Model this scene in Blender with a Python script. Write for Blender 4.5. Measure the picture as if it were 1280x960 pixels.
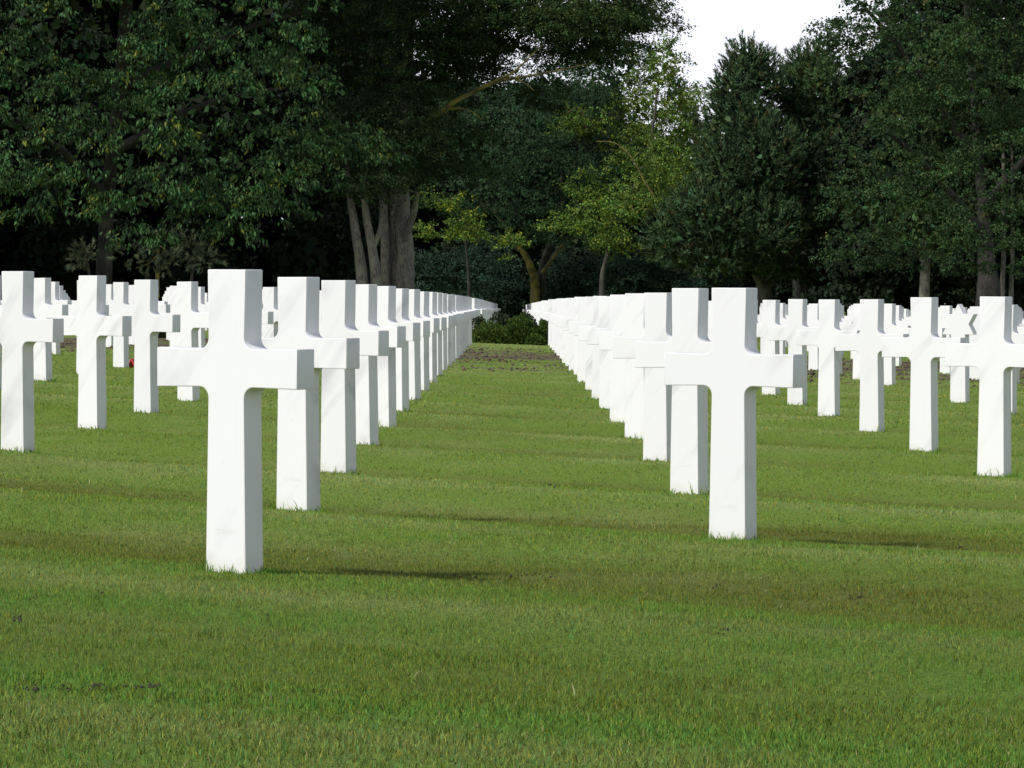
import bpy, bmesh, math, random
import numpy as np
from mathutils import Vector, Matrix

random.seed(7)
RNG = np.random.default_rng(11)
S = bpy.context.scene
C = S.collection
for o in list(bpy.data.objects):
    bpy.data.objects.remove(o)

# ------------------------------------------------------------------ camera, sky, sun, exposure
H = 1.05                       # height of a cross above the turf (m)
FPX = 4900.0                   # focal length in pixels of the 1280 wide photograph
HC = 0.913 * H                 # camera height
cam_d = bpy.data.cameras.new('camera')
cam = bpy.data.objects.new('camera', cam_d)
C.objects.link(cam)
cam_d.sensor_width = 36.0
cam_d.lens = FPX / 1280.0 * 36.0
cam_d.clip_start = 0.5
cam_d.clip_end = 6000.0
cam.location = (0, 0, HC)
cam.rotation_euler = (math.radians(90) - math.atan(102.0 / FPX), 0, 0)
S.camera = cam

SUN_EL, SUN_AZ = math.radians(44), math.radians(229)      # azimuth clockwise from +Y
world = bpy.data.worlds.new('World')
S.world = world
world.use_nodes = True
wn, wl = world.node_tree.nodes, world.node_tree.links
wn.clear()
w_out = wn.new('ShaderNodeOutputWorld')
sky = wn.new('ShaderNodeTexSky')
sky.sky_type = 'NISHITA'
sky.sun_disc = False
sky.sun_elevation = SUN_EL
sky.sun_rotation = SUN_AZ
bg_sky = wn.new('ShaderNodeBackground'); bg_sky.inputs[1].default_value = 0.08
bg_cl = wn.new('ShaderNodeBackground')
bg_cl.inputs[0].default_value = (0.955, 0.98, 1.075, 1)
bg_cl.inputs[1].default_value = 1.1
tc = wn.new('ShaderNodeTexCoord')
sep = wn.new('ShaderNodeSeparateXYZ')
zz = wn.new('ShaderNodeMath'); zz.operation = 'MAXIMUM'; zz.inputs[1].default_value = 0.0
za_ = wn.new('ShaderNodeMath'); za_.operation = 'ADD'; za_.inputs[1].default_value = 0.22
dv = wn.new('ShaderNodeVectorMath'); dv.operation = 'DIVIDE'
cb = wn.new('ShaderNodeCombineXYZ')
nz = wn.new('ShaderNodeTexNoise'); nz.inputs['Scale'].default_value = 1.1; nz.inputs['Detail'].default_value = 8
nz.inputs['Roughness'].default_value = 0.55
cr = wn.new('ShaderNodeMapRange')                      # more cloud is seen towards the horizon, as under any cloud deck
th = wn.new('ShaderNodeMapRange'); th.inputs['From Min'].default_value = 0.0; th.inputs['From Max'].default_value = 0.5
th.inputs['To Min'].default_value = 0.36; th.inputs['To Max'].default_value = -0.02
ad = wn.new('ShaderNodeMath'); ad.operation = 'ADD'
cr.inputs['From Min'].default_value = 0.57; cr.inputs['From Max'].default_value = 0.72
mx = wn.new('ShaderNodeMixShader')
wl.new(tc.outputs['Generated'], sep.inputs[0]); wl.new(sep.outputs[2], zz.inputs[0]); wl.new(zz.outputs[0], za_.inputs[0])
for i_ in range(3): wl.new(za_.outputs[0], cb.inputs[i_])
wl.new(tc.outputs['Generated'], dv.inputs[0]); wl.new(cb.outputs[0], dv.inputs[1])
wl.new(dv.outputs[0], nz.inputs[0]); wl.new(zz.outputs[0], th.inputs[0])
wl.new(nz.outputs[0], ad.inputs[0]); wl.new(th.outputs[0], ad.inputs[1])
wl.new(ad.outputs[0], cr.inputs[0]); wl.new(cr.outputs[0], mx.inputs[0])
wl.new(sky.outputs[0], bg_sky.inputs[0])
wl.new(bg_sky.outputs[0], mx.inputs[1]); wl.new(bg_cl.outputs[0], mx.inputs[2])
wl.new(mx.outputs[0], w_out.inputs[0])

sun_d = bpy.data.lights.new('sun', 'SUN')
sun_d.energy = 3.9
sun_d.angle = math.radians(5)
sun_d.color = (1.0, 0.965, 0.91)
sun = bpy.data.objects.new('sun', sun_d)
C.objects.link(sun)
to_sun = Vector((math.sin(SUN_AZ) * math.cos(SUN_EL), math.cos(SUN_AZ) * math.cos(SUN_EL), math.sin(SUN_EL)))
sun.rotation_euler = to_sun.to_track_quat('Z', 'Y').to_euler()
sun.location = to_sun * 60

S.view_settings.view_transform = 'Standard'
S.view_settings.look = 'None'
S.view_settings.exposure = 0.0
S.view_settings.gamma = 1.0
S.cycles.max_bounces = 6
S.cycles.diffuse_bounces = 3
S.cycles.transparent_max_bounces = 4

# ------------------------------------------------------------------ helpers
PHI = math.radians(34)                     # yaw of the stone faces against the view
CP, SP = math.cos(PHI), math.sin(PHI)
LZ, LX, LS = 3.96, 1.88, 2.69              # lattice: step in depth, step sideways, shift per column
PER = LZ * CP                              # spacing of the rows, measured across them
V0 = -0.966 * SP + 13.575 * CP             # row coordinate of the nearest cross


def tag(o, label=None, cat=None, group=None, kind=None):
    if label: o['label'] = label
    if cat: o['category'] = cat
    if group: o['group'] = group
    if kind: o['kind'] = kind
    return o


def vnoise(x, y, seed=0):
    """smooth value noise, -1..1"""
    x = np.asarray(x, float); y = np.asarray(y, float)
    xi = np.floor(x).astype(np.int64); yi = np.floor(y).astype(np.int64)
    fx = x - xi; fy = y - yi
    fx = fx * fx * (3 - 2 * fx); fy = fy * fy * (3 - 2 * fy)

    def h(a, b):
        n = (a * 374761393 + b * 668265263 + seed * 1442695041) & 0xffffffff
        n = ((n ^ (n >> 13)) * 1274126177) & 0xffffffff
        return ((n ^ (n >> 16)) & 0xffff) / 32767.5 - 1.0
    a = h(xi, yi); b = h(xi + 1, yi); c = h(xi, yi + 1); d = h(xi + 1, yi + 1)
    return (a * (1 - fx) + b * fx) * (1 - fy) + (c * (1 - fx) + d * fx) * fy


def sstep(a, b, t):
    t = np.clip((t - a) / (b - a), 0, 1)
    return t * t * (3 - 2 * t)


CX = np.array([-60, -20, -12, -8.1, -6.3, -4.5, -2.7, -0.915, 0.886, 2.65, 4.45, 6.3, 10, 16, 60.]) * H
CC = np.array([0.26, 0.26, 0.28, 0.295, 0.285, 0.232, 0.170, 0.1125, 0.062, 0.028, -0.016, -0.05, -0.13, -0.24, -0.4])


def edge_over(x, y):                      # metres of depth beyond the far edge of the near plot
    return y - 1.25 * np.clip(x, -14, 14) - 89.0


def ground_base(x, y):
    top = np.interp(x, CX, CC)            # height of the stone tops above the camera, in cross heights
    z = HC + top * H - H
    e = np.clip(edge_over(x, y), 0, 260)
    return z - 0.0014 * e


def row_phase(x, y):
    v = x * SP + y * CP
    k = (v - V0) / PER
    return k


def ground_z(x, y):
    x = np.asarray(x, float); y = np.asarray(y, float)
    u = x * CP - y * SP
    k = row_phase(x, y)
    k = k + 0.07 * vnoise(u * 0.3, (x * SP + y * CP) * 0.2, 4) + 0.03 * vnoise(u * 1.1, (x * SP + y * CP) * 0.5, 14)
    amp = np.interp(y, [10, 18, 30], [0.024, 0.034, 0.050]) * (1 + 0.5 * vnoise(u * 0.35, np.floor(k + 0.5) * 3.7, 3))
    und = amp * (np.cos(2 * np.pi * (k + 0.12)) - math.cos(2 * math.pi * 0.12))
    fade = sstep(-60, 0, y) * (1 - sstep(100, 130, y))
    und = und + 0.012 * vnoise(u * 0.5, (x * SP + y * CP) * 0.9, 5) 
    return ground_base(x, y) + und * fade


def soil_amount(x, y):
    k = row_phase(x, y)
    u = x * CP - y * SP
    kk = np.floor(k + 0.5)
    ph = k - kk
    ramp = np.interp(kk, [9.5, 10, 11, 12, 13, 15, 16.6, 17.5], [0, 0.0, 0.5, 0.6, 0.7, 0.8, 0.8, 0.0])
    wdt = np.interp(kk, [11, 13, 15, 17], [0.12, 0.17, 0.24, 0.26])
    band = np.exp(-((ph + 0.20 + 0.05 * vnoise(u * 0.8, kk * 5.1, 8)) / wdt) ** 2)
    patch = 0.5 + 0.5 * vnoise(u * 0.45, kk * 9.3, 9)
    return np.clip(ramp * band * (0.55 + 0.75 * patch), 0, 1)


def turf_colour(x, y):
    """turf colour, with light and shade of the ridges painted in: greener strips before the stones, dry olive strips behind, patches"""
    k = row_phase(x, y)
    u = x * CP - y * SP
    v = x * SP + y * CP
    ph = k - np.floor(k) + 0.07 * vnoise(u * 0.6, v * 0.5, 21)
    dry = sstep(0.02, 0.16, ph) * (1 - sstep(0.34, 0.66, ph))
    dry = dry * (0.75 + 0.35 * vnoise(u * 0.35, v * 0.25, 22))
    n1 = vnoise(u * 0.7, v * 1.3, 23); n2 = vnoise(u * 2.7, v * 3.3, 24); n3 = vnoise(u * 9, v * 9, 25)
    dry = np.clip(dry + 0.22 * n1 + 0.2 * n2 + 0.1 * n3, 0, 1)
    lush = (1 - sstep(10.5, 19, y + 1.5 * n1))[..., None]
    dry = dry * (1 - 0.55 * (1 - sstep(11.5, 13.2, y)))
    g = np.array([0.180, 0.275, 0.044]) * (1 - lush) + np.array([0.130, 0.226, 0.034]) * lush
    b = np.array([0.135, 0.148, 0.026]) * (1 - lush) + np.array([0.155, 0.178, 0.034]) * lush  # dry olive turf, deepened to paint shade behind the ridges
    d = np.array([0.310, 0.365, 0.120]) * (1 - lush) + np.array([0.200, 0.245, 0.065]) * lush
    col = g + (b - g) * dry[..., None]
    crest_light = np.exp(-(((k - np.floor(k + 0.5)) + 0.17 + 0.06 * vnoise(u * 0.5, v * 0.2, 27)) / 0.075) ** 2) * np.clip(0.55 + 0.6 * vnoise(u * 0.8, v * 0.3, 28), 0, 1)
    col = col + (d - col) * (0.75 * crest_light)[..., None]  # ridge tops painted pale, as if catching the sun
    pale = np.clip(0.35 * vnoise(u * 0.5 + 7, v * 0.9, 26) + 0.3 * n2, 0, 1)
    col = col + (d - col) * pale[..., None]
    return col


def wx(px, Z): return (px - 640.0) / FPX * Z
def wz(py, Z): return HC + (378.0 - py) / FPX * Z


def new_mat(name):
    m = bpy.data.materials.new(name)
    m.use_nodes = True
    nt = m.node_tree
    return m, nt.nodes, nt.links, nt.nodes['Principled BSDF']


def mesh_np(name, co, faces, mat, smooth=False, col=None, parent=None):
    """co (n,3) and faces (m,k) arrays -> linked mesh object"""
    me = bpy.data.meshes.new(name)
    co = np.asarray(co, np.float32); faces = np.asarray(faces, np.int32)
    n, k = faces.shape
    me.vertices.add(len(co)); me.vertices.foreach_set('co', co.ravel())
    me.loops.add(n * k); me.loops.foreach_set('vertex_index', faces.ravel())
    me.polygons.add(n)
    me.polygons.foreach_set('loop_start', np.arange(0, n * k, k, dtype=np.int32))
    me.polygons.foreach_set('loop_total', np.full(n, k, np.int32))
    if smooth: me.polygons.foreach_set('use_smooth', np.ones(n, bool))
    me.update(calc_edges=True)
    if col is not None:
        at = me.color_attributes.new('tint', 'FLOAT_COLOR', 'POINT')
        c4 = np.ones((len(co), 4), np.float32); c4[:, :3] = col
        at.data.foreach_set('color', c4.ravel())
    me.materials.append(mat)
    o = bpy.data.objects.new(name, me)
    C.objects.link(o)
    if parent: o.parent = parent
    return o


def empty(name, loc):
    o = bpy.data.objects.new(name, None)
    o.empty_display_size = 0.3
    o.location = loc
    C.objects.link(o)
    return o


# ------------------------------------------------------------------ materials
def make_marble():
    m, n, l, p = new_mat('white_marble')
    tcn = n.new('ShaderNodeTexCoord'); oi = n.new('ShaderNodeObjectInfo')
    add = n.new('ShaderNodeVectorMath'); add.operation = 'ADD'
    sc = n.new('ShaderNodeVectorMath'); sc.operation = 'SCALE'; sc.inputs['Scale'].default_value = 37.0
    comb = n.new('ShaderNodeCombineXYZ')
    l.new(oi.outputs['Random'], comb.inputs[0]); l.new(oi.outputs['Random'], comb.inputs[1]); l.new(oi.outputs['Random'], comb.inputs[2])
    l.new(comb.outputs[0], sc.inputs[0]); l.new(tcn.outputs['Object'], add.inputs[0]); l.new(sc.outputs[0], add.inputs[1])
    rotn = n.new('ShaderNodeMapping'); rotn.inputs['Rotation'].default_value = (0.0, math.radians(-38), 0.25)
    mpn = n.new('ShaderNodeMapping'); mpn.inputs['Scale'].default_value = (5.5, 2.0, 0.75)
    wv = n.new('ShaderNodeTexNoise'); wv.inputs['Scale'].default_value = 1.3; wv.inputs['Detail'].default_value = 3
    wv.inputs['Distortion'].default_value = 0.5
    l.new(add.outputs[0], rotn.inputs[0]); l.new(rotn.outputs[0], mpn.inputs[0]); l.new(mpn.outputs[0], wv.inputs[0])
    mr = n.new('ShaderNodeMapRange'); mr.inputs['From Min'].default_value = 0.52; mr.inputs['From Max'].default_value = 0.72
    l.new(wv.outputs[0], mr.inputs[0])
    n2 = n.new('ShaderNodeTexNoise'); n2.inputs['Scale'].default_value = 2.0; n2.inputs['Detail'].default_value = 4
    l.new(add.outputs[0], n2.inputs[0])
    vm = n.new('ShaderNodeMath'); vm.operation = 'MULTIPLY'
    mr2 = n.new('ShaderNodeMapRange'); mr2.inputs['From Min'].default_value = 0.40; mr2.inputs['From Max'].default_value = 0.66
    l.new(n2.outputs[0], mr2.inputs[0]); l.new(mr.outputs[0], vm.inputs[0]); l.new(mr2.outputs[0], vm.inputs[1])
    mixa = n.new('ShaderNodeMix'); mixa.data_type = 'RGBA'
    mixa.inputs['A'].default_value = (0.785, 0.785, 0.79, 1); mixa.inputs['B'].default_value = (0.50, 0.50, 0.51, 1)
    l.new(vm.outputs[0], mixa.inputs['Factor'])
    # tone of the single stone
    tone = n.new('ShaderNodeMapRange'); tone.inputs['To Min'].default_value = 0.93; tone.inputs['To Max'].default_value = 1.0
    l.new(oi.outputs['Random'], tone.inputs[0])
    cm = n.new('ShaderNodeVectorMath'); cm.operation = 'SCALE'
    l.new(mixa.outputs['Result'], cm.inputs[0]); l.new(tone.outputs[0], cm.inputs['Scale'])
    # faint earth stain by the foot and lichen specks
    sx = n.new('ShaderNodeSeparateXYZ'); l.new(tcn.outputs['Object'], sx.inputs[0])
    n3 = n.new('ShaderNodeTexNoise'); n3.inputs['Scale'].default_value = 9; n3.inputs['Detail'].default_value = 4
    l.new(add.outputs[0], n3.inputs[0])
    md = n.new('ShaderNodeMath'); md.operation = 'MULTIPLY_ADD'; md.inputs[1].default_value = 0.22; md.inputs[2].default_value = -0.05
    l.new(n3.outputs[0], md.inputs[0])
    sb = n.new('ShaderNodeMath'); sb.operation = 'SUBTRACT'
    l.new(md.outputs[0], sb.inputs[0]); l.new(sx.outputs[2], sb.inputs[1])
    mr3 = n.new('ShaderNodeMapRange'); mr3.inputs['From Min'].default_value = 0.0; mr3.inputs['From Max'].default_value = 0.07
    mr3.inputs['To Max'].default_value = 0.35
    l.new(sb.outputs[0], mr3.inputs[0])
    mixb = n.new('ShaderNodeMix'); mixb.data_type = 'RGBA'
    mixb.inputs['B'].default_value = (0.52, 0.50, 0.38, 1)
    l.new(mr3.outputs[0], mixb.inputs['Factor']); l.new(cm.outputs[0], mixb.inputs['A'])
    sp = n.new('ShaderNodeTexNoise'); sp.inputs['Scale'].default_value = 46; sp.inputs['Detail'].default_value = 1
    l.new(add.outputs[0], sp.inputs[0])
    mr4 = n.new('ShaderNodeMapRange'); mr4.inputs['From Min'].default_value = 0.76; mr4.inputs['From Max'].default_value = 0.80
    mr4.inputs['To Max'].default_value = 0.25
    l.new(sp.outputs[0], mr4.inputs[0])
    mixc = n.new('ShaderNodeMix'); mixc.data_type = 'RGBA'
    mixc.inputs['B'].default_value = (0.45, 0.45, 0.42, 1)
    l.new(mr4.outputs[0], mixc.inputs['Factor']); l.new(mixb.outputs['Result'], mixc.inputs['A'])
    l.new(mixc.outputs['Result'], p.inputs['Base Color'])
    p.inputs['Roughness'].default_value = 0.5
    p.inputs['Specular IOR Level'].default_value = 0.3
    bp = n.new('ShaderNodeBump'); bp.inputs['Strength'].default_value = 0.08; bp.inputs['Distance'].default_value = 0.004
    l.new(n3.outputs[0], bp.inputs['Height']); l.new(bp.outputs[0], p.inputs['Normal'])
    return m


def make_leaf_mat(name, rough=0.5, spec=0.3, transl=0.25):
    m, n, l, p = new_mat(name)
    at = n.new('ShaderNodeAttribute'); at.attribute_name = 'tint'
    l.new(at.outputs['Color'], p.inputs['Base Color'])
    p.inputs['Roughness'].default_value = rough
    p.inputs['Specular IOR Level'].default_value = spec
    if transl > 0:
        tr = n.new('ShaderNodeBsdfTranslucent'); ms = n.new('ShaderNodeMixShader'); ms.inputs[0].default_value = transl
        l.new(at.outputs['Color'], tr.inputs[0])
        out = n['Material Output']
        l.new(p.outputs[0], ms.inputs[1]); l.new(tr.outputs[0], ms.inputs[2]); l.new(ms.outputs[0], out.inputs[0])
    return m


def make_bark(name, c1, c2, c3, scale=1.0, lich=0.5):
    m, n, l, p = new_mat(name)
    tcn = n.new('ShaderNodeTexCoord')
    mpn = n.new('ShaderNodeMapping'); mpn.inputs['Scale'].default_value = (7 * scale, 7 * scale, 1.6 * scale)
    l.new(tcn.outputs['Object'], mpn.inputs[0])
    a = n.new('ShaderNodeTexNoise'); a.inputs['Scale'].default_value = 1.6; a.inputs['Detail'].default_value = 8; a.inputs['Roughness'].default_value = 0.7
    l.new(mpn.outputs[0], a.inputs[0])
    r = n.new('ShaderNodeMix'); r.data_type = 'RGBA'
    r.inputs['A'].default_value = (*c1, 1); r.inputs['B'].default_value = (*c2, 1)
    mr = n.new('ShaderNodeMapRange'); mr.inputs['From Min'].default_value = 0.38; mr.inputs['From Max'].default_value = 0.62
    l.new(a.outputs[0], mr.inputs[0]); l.new(mr.outputs[0], r.inputs['Factor'])
    b = n.new('ShaderNodeTexNoise'); b.inputs['Scale'].default_value = 1.4 * scale; b.inputs['Detail'].default_value = 6
    l.new(tcn.outputs['Object'], b.inputs[0])
    mr2 = n.new('ShaderNodeMapRange'); mr2.inputs['From Min'].default_value = 0.62 - 0.3 * lich; mr2.inputs['From Max'].default_value = 0.72 - 0.3 * lich
    l.new(b.outputs[0], mr2.inputs[0])
    r2 = n.new('ShaderNodeMix'); r2.data_type = 'RGBA'; r2.inputs['B'].default_value = (*c3, 1)
    l.new(r.outputs['Result'], r2.inputs['A']); l.new(mr2.outputs[0], r2.inputs['Factor'])
    l.new(r2.outputs['Result'], p.inputs['Base Color'])
    p.inputs['Roughness'].default_value = 0.95
    bp = n.new('ShaderNodeBump'); bp.inputs['Strength'].default_value = 0.9; bp.inputs['Distance'].default_value = 0.05
    l.new(a.outputs[0], bp.inputs['Height']); l.new(bp.outputs[0], p.inputs['Normal'])
    return m


MARBLE = make_marble()
LEAF = make_leaf_mat('broad_leaf', 0.6, 0.08, 0.12)
LEAF_SOFT = make_leaf_mat('thin_leaf', 0.6, 0.08, 0.3)
NEEDLE = make_leaf_mat('needle', 0.8, 0.04, 0.0)
BLADE = make_leaf_mat('grass_blade', 0.65, 0.1, 0.3)
BARK_GREY = make_bark('grey_bark', (0.06, 0.055, 0.048), (0.25, 0.23, 0.20), (0.21, 0.21, 0.15), 1.6, 0.4)
BARK_LICHEN = make_bark('lichen_bark', (0.060, 0.052, 0.024), (0.13, 0.115, 0.045), (0.19, 0.165, 0.030), 2.2, 0.6)
BARK_DARK = make_bark('dark_bark', (0.02, 0.018, 0.015), (0.06, 0.054, 0.046), (0.07, 0.07, 0.05), 0.8, 0.3)

# inscription: the same stone, cut and weathered
MAT_CUT, _n, _l, _p = new_mat('cut_lettering')
_p.inputs['Base Color'].default_value = (0.74, 0.74, 0.735, 1); _p.inputs['Roughness'].default_value = 0.8
MAT_RED, _n, _l, _p = new_mat('red_card')
_nn = _n.new('ShaderNodeTexNoise'); _nn.inputs['Scale'].default_value = 14
_mx = _n.new('ShaderNodeMix'); _mx.data_type = 'RGBA'
_mx.inputs['A'].default_value = (0.55, 0.03, 0.04, 1); _mx.inputs['B'].default_value = (0.72, 0.10, 0.10, 1)
_l.new(_nn.outputs[0], _mx.inputs['Factor']); _l.new(_mx.outputs['Result'], _p.inputs['Base Color'])
_p.inputs['Roughness'].default_value = 0.4


def make_soil():
    m, n, l, p = new_mat('crumbly_soil')
    g = n.new('ShaderNodeNewGeometry')
    a = n.new('ShaderNodeTexNoise'); a.inputs['Scale'].default_value = 4; a.inputs['Detail'].default_value = 5
    l.new(g.outputs['Position'], a.inputs[0])
    r = n.new('ShaderNodeMix'); r.data_type = 'RGBA'
    r.inputs['A'].default_value = (0.045, 0.034, 0.022, 1); r.inputs['B'].default_value = (0.145, 0.115, 0.078, 1)
    mr = n.new('ShaderNodeMapRange'); mr.inputs['From Min'].default_value = 0.35; mr.inputs['From Max'].default_value = 0.65
    l.new(a.outputs[0], mr.inputs[0]); l.new(mr.outputs[0], r.inputs['Factor'])
    l.new(r.outputs['Result'], p.inputs['Base Color'])
    p.inputs['Roughness'].default_value = 0.95
    return m


SOIL = make_soil()
EARTH, _n, _l, _p = new_mat('dark_moist_earth')
_t = _n.new('ShaderNodeTexNoise'); _t.inputs['Scale'].default_value = 60
_mx = _n.new('ShaderNodeMix'); _mx.data_type = 'RGBA'
_mx.inputs['A'].default_value = (0.012, 0.010, 0.007, 1); _mx.inputs['B'].default_value = (0.06, 0.048, 0.03, 1)
_l.new(_t.outputs[0], _mx.inputs['Factor']); _l.new(_mx.outputs['Result'], _p.inputs['Base Color']); _p.inputs['Roughness'].default_value = 0.95


def make_turf_ground():
    m, n, l, p = new_mat('lawn_turf')
    at = n.new('ShaderNodeAttribute'); at.attribute_name = 'tint'
    so = n.new('ShaderNodeAttribute'); so.attribute_name = 'soil'
    g = n.new('ShaderNodeNewGeometry')
    a = n.new('ShaderNodeTexNoise'); a.inputs['Scale'].default_value = 9; a.inputs['Detail'].default_value = 6; a.inputs['Roughness'].default_value = 0.7
    l.new(g.outputs['Position'], a.inputs[0])
    b = n.new('ShaderNodeTexNoise'); b.inputs['Scale'].default_value = 60; b.inputs['Detail'].default_value = 3
    l.new(g.outputs['Position'], b.inputs[0])
    mr = n.new('ShaderNodeMapRange'); mr.inputs['From Min'].default_value = 0.3; mr.inputs['From Max'].default_value = 0.7
    mr.inputs['To Min'].default_value = 0.45; mr.inputs['To Max'].default_value = 0.95  # tone lowered to carry the shade the blades would cast
    l.new(b.outputs[0], mr.inputs[0])
    sc = n.new('ShaderNodeVectorMath'); sc.operation = 'SCALE'
    l.new(at.outputs['Color'], sc.inputs[0]); l.new(mr.outputs[0], sc.inputs['Scale'])
    soilc = n.new('ShaderNodeMix'); soilc.data_type = 'RGBA'
    soilc.inputs['A'].default_value = (0.055, 0.042, 0.028, 1); soilc.inputs['B'].default_value = (0.165, 0.132, 0.09, 1)
    l.new(b.outputs[0], soilc.inputs['Factor'])
    # soil shows where the broken-turf amount beats the noise
    sub = n.new('ShaderNodeMath'); sub.operation = 'SUBTRACT'
    l.new(so.outputs['Fac'], sub.inputs[0]); l.new(a.outputs[0], sub.inputs[1])
    mr2 = n.new('ShaderNodeMapRange'); mr2.inputs['From Min'].default_value = -0.12; mr2.inputs['From Max'].default_value = 0.02
    l.new(sub.outputs[0], mr2.inputs[0])
    mx_ = n.new('ShaderNodeMix'); mx_.data_type = 'RGBA'
    l.new(mr2.outputs[0], mx_.inputs['Factor']); l.new(sc.outputs[0], mx_.inputs['A']); l.new(soilc.outputs['Result'], mx_.inputs['B'])
    l.new(mx_.outputs['Result'], p.inputs['Base Color'])
    p.inputs['Roughness'].default_value = 0.95; p.inputs['Specular IOR Level'].default_value = 0.1
    bp = n.new('ShaderNodeBump'); bp.inputs['Strength'].default_value = 0.6; bp.inputs['Distance'].default_value = 0.03
    l.new(a.outputs[0], bp.inputs['Height']); l.new(bp.outputs[0], p.inputs['Normal'])
    return m


# ------------------------------------------------------------------ the ground
def build_ground():
    ys = np.concatenate([np.array([-800, -300, -100, -40, -15, -5, 0, 3]), np.arange(6, 18, 0.12), np.arange(18, 30, 0.2), np.arange(30, 112, 0.42),
                         np.arange(112, 320, 4.0), np.array([330, 380, 460, 600, 900, 1500, 2600])])
    inner = np.concatenate([np.arange(-17, -3, 0.5), np.arange(-3, 3, 0.22), np.arange(3, 17.01, 0.5)])
    xs = np.concatenate([np.array([-2200, -900, -400, -180, -90, -60, -45, -34, -27, -22, -19]), inner, np.array([19, 22, 27, 34, 45, 60, 90, 180, 400, 900, 2200])])
    X, Y = np.meshgrid(xs, ys)
    Z = ground_z(X.ravel(), Y.ravel())
    co = np.stack([X.ravel(), Y.ravel(), Z], 1)
    nx, ny = len(xs), len(ys)
    i = np.arange(nx * ny).reshape(ny, nx)
    f = np.stack([i[:-1, :-1], i[:-1, 1:], i[1:, 1:], i[1:, :-1]], -1).reshape(-1, 4)
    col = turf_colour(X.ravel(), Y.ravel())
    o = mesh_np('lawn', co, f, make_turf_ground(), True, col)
    at = o.data.attributes.new('soil', 'FLOAT', 'POINT')
    at.data.foreach_set('value', soil_amount(X.ravel(), Y.ravel()).astype(np.float32))
    tag(o, 'mown green lawn rising in low ridges between the rows of crosses', None, None, 'structure')
    return o


build_ground()

# ------------------------------------------------------------------ the crosses
CROSS_MAT = [MARBLE]


def extrude_outline(name, pts, thick, bevel=0.004, seg=2):
    """pts: outline in x,z seen from the camera's side -> slab of the given thickness, edges eased"""
    bm = bmesh.new()
    f = bm.faces.new([bm.verts.new((x, -thick / 2, z)) for x, z in pts])
    r = bmesh.ops.extrude_face_region(bm, geom=[f])
    vs = [g for g in r['geom'] if isinstance(g, bmesh.types.BMVert)]
    bmesh.ops.translate(bm, verts=vs, vec=(0, thick, 0))
    bmesh.ops.recalc_face_normals(bm, faces=bm.faces)
    es = [e for e in bm.edges if len(e.link_faces) == 2 and e.calc_face_angle(0) > 0.6]
    bmesh.ops.bevel(bm, geom=es, offset=bevel, segments=seg, affect='EDGES', profile=0.5)
    for e in bm.edges:
        e.smooth = not (len(e.link_faces) == 2 and e.calc_face_angle(0) > 0.4)
    for fc in bm.faces: fc.smooth = len(fc.verts) <= 4
    me = bpy.data.meshes.new(name)
    bm.to_mesh(me); bm.free()
    me.materials.append(MARBLE)
    return me


def arc(cx, cz, r, a0, a1, n=7):
    return [(cx + r * math.cos(math.radians(a0 + (a1 - a0) * i / n)), cz + r * math.sin(math.radians(a0 + (a1 - a0) * i / n))) for i in range(n + 1)]


def cross_mesh():
    hw_top, hw_up, hw_lo, hw_b = 0.0785 * H, 0.0745 * H, 0.0745 * H, 0.087 * H
    za, zb = 0.612 * H, 0.738 * H            # arm underside and top, near the stem
    r = 0.037 * H
    xa = 0.2915 * H
    fl = 0.003 * H
    right = [(hw_b, -0.22)]
    right += arc(hw_lo + r, za - r, r, 180, 90)
    right += [(xa, za - fl), (xa, zb + fl)]
    right += arc(hw_up + r, zb + r, r, 270, 180)
    right += [(hw_top, H)]
    pts = right + [(-x, z) for x, z in reversed(right)]
    return extrude_outline('cross', pts, 0.0955 * H)


def star_mesh():
    R = 0.205 * H
    zc = H - R
    hw = 0.080 * H
    pts = []
    for k in range(12):
        a = math.radians(90 - 30 * k)
        rr = R if k % 2 == 0 else R / math.sqrt(3)
        pts.append((rr * math.cos(a), zc + rr * math.sin(a)))
    # points run clockwise from the top; the lowest point (k=6) is swallowed by the stem
    low = 0.52 * H
    r_in = pts[5]; l_in = pts[7]
    out = pts[:6] + [(hw, r_in[1] - 0.0), (hw * 1.12, -0.22), (-hw * 1.12, -0.22), (-hw, l_in[1] - 0.0)] + pts[7:]
    clean = []
    for q in out:
        if not clean or (abs(q[0] - clean[-1][0]) + abs(q[1] - clean[-1][1])) > 0.006: clean.append(q)
    return extrude_outline('star', clean[::-1], 0.0955 * H)


CROSS_ME = cross_mesh()
STAR_ME = star_mesh()

ORD = ['first', 'second', 'third', 'fourth', 'fifth', 'sixth', 'seventh', 'eighth', 'ninth', 'tenth', 'eleventh', 'twelfth', 'thirteenth',
       'fourteenth', 'fifteenth', 'sixteenth', 'seventeenth', 'eighteenth', 'nineteenth', 'twentieth', 'twenty-first', 'twenty-second', 'twenty-third', 'twenty-fourth', 'twenty-fifth',
       'twenty-sixth', 'twenty-seventh', 'twenty-eighth', 'twenty-ninth', 'thirtieth', 'thirty-first', 'thirty-second', 'thirty-third', 'thirty-fourth',
       'thirty-fifth', 'thirty-sixth', 'thirty-seventh', 'thirty-eighth', 'thirty-ninth', 'fortieth']
COLNAME = {0: 'row edging the aisle at left', 1: 'row edging the aisle at right'}
for q in range(1, 14):
    COLNAME[-q] = ORD[q] + ' row left of the aisle'
    COLNAME[1 + q] = ORD[q] + ' row right of the aisle'
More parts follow.
